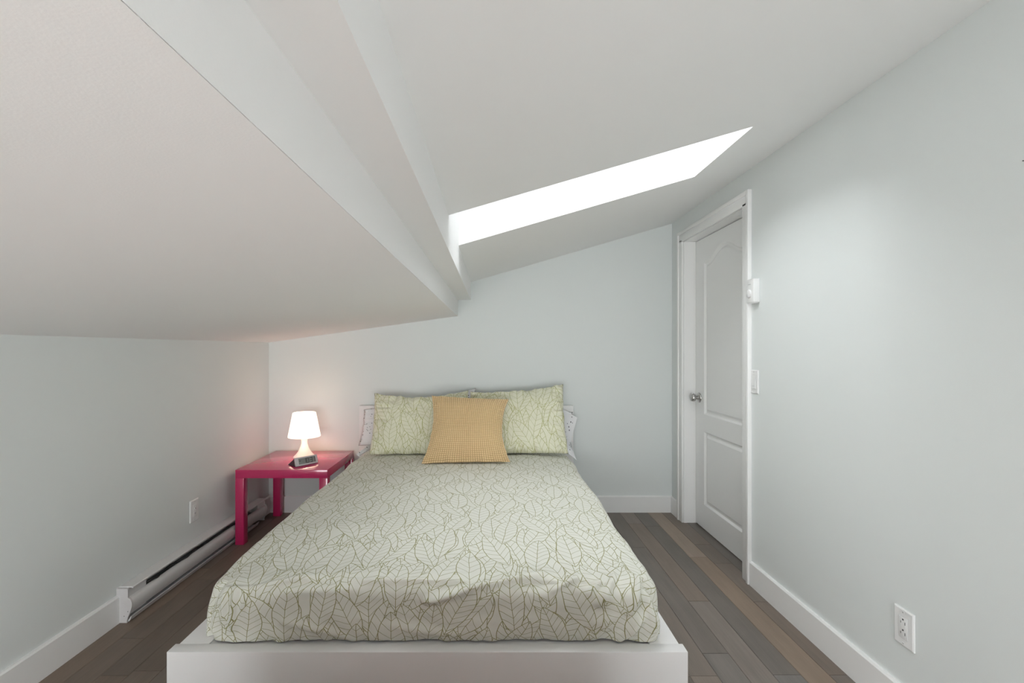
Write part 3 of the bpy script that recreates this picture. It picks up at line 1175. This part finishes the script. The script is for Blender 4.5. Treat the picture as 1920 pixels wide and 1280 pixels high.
quad_block(bm, 0.028, 0.0305, 0.024, 0.030, 0.0006, 0.001)
finish('symbol', bm, M['ink'], scr)

# ------------------------------------------------------------------ baseboard heater
HY0, HY1 = 2.084, 3.332
heater = tag(empty('baseboard_heater', (XL, HY0, 0)), 'long white electric baseboard heater along the left wall', 'heater')


def wl(t, z): return (XL + t, z)


along_y([wl(0.0005, 0.004), wl(0.004, 0.004), wl(0.004, 0.150), wl(0.0005, 0.150)], HY0, HY1, 'back_plate', M['heater'], heater)
along_y([wl(0.001, 0.150), wl(0.012, 0.153), wl(0.062, 0.153), wl(0.066, 0.1505), wl(0.066, 0.1455), wl(0.062, 0.1475), wl(0.012, 0.148), wl(0.001, 0.146)],
        HY0 + 0.006, HY1 - 0.006, 'top_cover', M['heater'], heater)
fc = [(0.046, 0.1085), (0.053, 0.1060), (0.060, 0.0995), (0.0645, 0.0900), (0.0655, 0.0790), (0.0635, 0.0640), (0.0590, 0.0500), (0.0530, 0.0385)]
prof = [wl(*p) for p in fc] + [wl(p[0] - 0.003, p[1] - 0.001) for p in fc[::-1]]
along_y(prof, HY0 + 0.006, HY1 - 0.006, 'front_cover', M['heater'], heater, smooth=True)
along_y([wl(0.010, 0.002), wl(0.047, 0.002), wl(0.050, 0.006), wl(0.060, 0.026), wl(0.057, 0.027), wl(0.045, 0.008), wl(0.010, 0.006)],
        HY0 + 0.006, HY1 - 0.10, 'bottom_tray', M['heater'], heater)
cap = [wl(0.001, 0.001), wl(0.046, 0.001), wl(0.046, 0.014), wl(0.052, 0.030), wl(0.056, 0.040), wl(0.0625, 0.056), wl(0.0665, 0.070),
       wl(0.067, 0.085), wl(0.063, 0.098), wl(0.057, 0.106), wl(0.050, 0.108), wl(0.050, 0.143), wl(0.046, 0.1475), wl(0.001, 0.1475)]
for ya, yb in ((HY0 - 0.004, HY0 + 0.004), (HY1 - 0.004, HY1 + 0.004)):
    bm = bmesh.new()
    prism(bm, cap, 'y', ya, yb, lambda p, t: (p[0], t, p[1]))
    c = finish('end_cap', bm, M['heater_cap_shaded'], heater)
    if ya < 2.5:
        bm = bmesh.new()
        n = 24
        for r, ys_ in ((0.011, HY0 - 0.0055),):
            v0 = [bm.verts.new((XL + 0.032 + r * math.cos(2 * math.pi * i / n), HY0 - 0.004, 0.076 + r * math.sin(2 * math.pi * i / n))) for i in range(n)]
            v1 = [bm.verts.new((XL + 0.032 + r * 0.9 * math.cos(2 * math.pi * i / n), ys_, 0.076 + r * 0.9 * math.sin(2 * math.pi * i / n))) for i in range(n)]
            for i in range(n): bm.faces.new((v0[i], v0[(i + 1) % n], v1[(i + 1) % n], v1[i]))
            bm.faces.new(v1)
        finish('knockout', bm, M['heater_cap_shaded'], c, smooth=True, auto=30)
        for (t, z) in ((0.034, 0.030), (0.050, 0.050)):
            box_obj('screw_hole', (XL + t - 0.0015, XL + t + 0.0015, HY0 - 0.0046, HY0 - 0.0038, z - 0.0015, z + 0.0015), M['slot'], c)
# wiring box covers at either end close the slot
for ya, yb in ((HY0 + 0.004, HY0 + 0.11), (HY1 - 0.10, HY1 - 0.004)):
    along_y([wl(0.004, 0.03), wl(0.047, 0.03), wl(0.047, 0.147), wl(0.004, 0.147)], ya, yb, 'wiring_cover', M['heater'], heater)
# finned element and its cable in the slot
bm = bmesh.new()
tube(bm, [(XL + 0.030, HY0 + 0.11, 0.080), (XL + 0.030, HY1 - 0.10, 0.080)], 0.008)
elem = finish('heating_element', bm, M['fin'], heater, smooth=True, auto=60)
bm = bmesh.new()
yy = HY0 + 0.15
while yy < HY1 - 0.14:
    box(bm, XL + 0.008, XL + 0.050, yy, yy + 0.0006, 0.046, 0.104)
    yy += 0.010
fins = finish('fins', bm, M['fin'], elem)
fins['kind'] = 'stuff'
bm = bmesh.new()
pts = []
for i in range(60):
    t = i / 59
    pts.append((XL + 0.040 + 0.008 * math.sin(t * 23), HY0 + 0.11 + t * 0.85, 0.112 + 0.006 * math.sin(t * 31 + 1)))
tube(bm, pts, 0.0028, n=6)
finish('cable', bm, M['slot'], heater, smooth=True)


# ------------------------------------------------------------------ wall plates
def plate(name, side, yc, zc_, label, cat):
    """side: +1 on the left wall (faces +x), -1 on the right wall (faces -x)"""
    xw = XL if side > 0 else XR
    r = tag(empty(name, (xw, yc, zc_)), label, cat)

    def blk(nm, w0, w1, h0, h1, d0, d1, mat, parent=r, bev=0.0):
        x0, x1 = sorted((xw + side * d0, xw + side * d1))
        return box_obj(nm, (x0, x1, yc + w0, yc + w1, zc_ + h0, zc_ + h1), mat, parent, bev=bev, seg=2)

    bmP = bmesh.new()
    # bevelled face plate
    a, b = (0.0365, 0.058), (0.0325, 0.054)
    prof = []
    v0 = [bmP.verts.new((xw + side * 0.0004, yc + s * a[0], zc_ + t * a[1])) for s, t in ((-1, -1), (1, -1), (1, 1), (-1, 1))]
    v1 = [bmP.verts.new((xw + side * 0.004, yc + s * a[0], zc_ + t * a[1])) for s, t in ((-1, -1), (1, -1), (1, 1), (-1, 1))]
    v2 = [bmP.verts.new((xw + side * 0.0065, yc + s * b[0], zc_ + t * b[1])) for s, t in ((-1, -1), (1, -1), (1, 1), (-1, 1))]
    for q0, q1 in ((v0, v1), (v1, v2)):
        for i in range(4): bmP.faces.new((q0[i], q0[(i + 1) % 4], q1[(i + 1) % 4], q1[i]))
    bmP.faces.new(v2); bmP.faces.new(v0[::-1])
    finish('face_plate', bmP, M['plastic'], r)
    for z in (-0.048, 0.048):
        s = blk('screw', -0.003, 0.003, z - 0.003, z + 0.003, 0.0062, 0.0072, M['plastic'], bev=0.0004)
        blk('screw_slot', -0.0028, 0.0028, z - 0.0006, z + 0.0006, 0.0070, 0.00735, M['slot'])
    return r, blk


r, blk = plate('power_outlet', -1, 1.520, 0.302, 'white double power socket low on the right wall', 'power socket')
blk('insert_gap', -0.0172, 0.0172, -0.0342, 0.0342, 0.0060, 0.0068, M['silver'])
blk('receptacle', -0.0165, 0.0165, -0.0335, 0.0335, 0.0060, 0.0078, M['plastic'], bev=0.0005)
for zo in (0.016, -0.017):
    blk('slot', -0.0090, -0.0068, zo - 0.0045, zo + 0.0045, 0.0074, 0.0080, M['slot'])
    blk('slot', 0.0068, 0.0088, zo - 0.0035, zo + 0.0035, 0.0074, 0.0080, M['slot'])
    blk('ground_hole', -0.0028, 0.0028, zo + 0.0075, zo + 0.0125, 0.0074, 0.0080, M['slot'])

r, blk = plate('light_switch', -1, 2.391, 1.014, 'white paddle light switch beside the door casing', 'light switch')
blk('insert_gap', -0.0172, 0.0172, -0.0342, 0.0342, 0.0060, 0.0068, M['silver'])
bm = bmesh.new()
pr = [(0.0060, -0.0335), (0.0105, -0.0335), (0.0080, 0.0), (0.0070, 0.0335), (0.0060, 0.0335)]
prism(bm, pr, 'y', 2.391 - 0.0165, 2.391 + 0.0165, lambda p, t: (XR - p[0], t, 1.014 + p[1]))
finish('paddle', bm, M['plastic'], r)
blk('toggle_line', -0.012, 0.012, -0.0225, -0.0205, 0.0090, 0.0102, M['silver'])

r, blk = plate('data_socket', 1, 2.618, 0.305, 'white cable and phone wall socket above the heater', 'wall socket')
blk('insert', -0.0165, 0.0165, -0.0335, 0.0335, 0.0060, 0.0076, M['plastic'], bev=0.0005)
bm = bmesh.new()
n = 24
for (rr, d0, d1, zoff) in ((0.0062, 0.0070, 0.0105, 0.012),):
    v0 = [bm.verts.new((XL + d0, 2.618 + rr * math.cos(2 * math.pi * i / n), 0.305 + zoff + rr * math.sin(2 * math.pi * i / n))) for i in range(n)]
    v1 = [bm.verts.new((XL + d1, 2.618 + rr * math.cos(2 * math.pi * i / n), 0.305 + zoff + rr * math.sin(2 * math.pi * i / n))) for i in range(n)]
    for i in range(n): bm.faces.new((v0[i], v0[(i + 1) % n], v1[(i + 1) % n], v1[i]))
    bm.faces.new(v1)
finish('cable_jack', bm, M['plastic'], r, smooth=True, auto=40)
blk('jack_hole', -0.0024, 0.0024, 0.0096, 0.0144, 0.0104, 0.0109, M['slot'])
bm = bmesh.new()
arc = [(XL + 0.0077, 2.618 + 0.0145 * math.cos(math.pi * i / 20), 0.305 + 0.012 + 0.0145 * math.sin(math.pi * i / 20)) for i in range(21)]
tube(bm, arc, 0.0006, n=6)
finish('arc_groove', bm, M['silver'], r, smooth=True)
blk('phone_jack', -0.0075, 0.0075, -0.022, -0.008, 0.0074, 0.0084, M['plastic'])
blk('jack_slot', -0.0055, 0.0055, -0.0195, -0.0105, 0.0082, 0.0087, M['silver'])

# thermostat
th = tag(empty('thermostat', (XR, 2.383, 1.459)), 'white wall thermostat with a small dial above the light switch', 'thermostat')
box_obj('housing', (XR - 0.031, XR, 2.3485, 2.4175, 1.402, 1.516), M['plastic'], th, bev=0.003)
bm = bmesh.new()
n = 32
prof = [(0.020, 0.031), (0.0195, 0.036), (0.017, 0.038), (0.003, 0.0385)]
rings = [[bm.verts.new((XR - t, 2.386 + r_ * math.cos(2 * math.pi * i / n), 1.446 + r_ * math.sin(2 * math.pi * i / n))) for i in range(n)] for r_, t in prof]
for a_, b_ in zip(rings, rings[1:]):
    for i in range(n): bm.faces.new((a_[i], a_[(i + 1) % n], b_[(i + 1) % n], b_[i]))
bm.faces.new(rings[-1])
finish('dial', bm, M['plastic'], th, smooth=True, auto=40)
box_obj('scale_mark', (XR - 0.0316, XR - 0.0308, 2.372, 2.398, 1.4905, 1.4925), M['silver'], th)
for i in range(7):
    yv = 2.356 + i * 0.009
    box_obj('vent_rib', (XR - 0.029, XR - 0.004, yv, yv + 0.004, 1.3990, 1.4025), M['plastic'], th)

# little nail high on the right wall
bm = bmesh.new()
tube(bm, [(XR + 0.002, 1.1815, 1.633), (XR - 0.002, 1.1815, 1.633)], 0.0013, n=8)
tag(finish('nail', bm, M['slot'], None, smooth=True, auto=40), 'tiny dark nail in the right wall at the photo edge', 'nail')
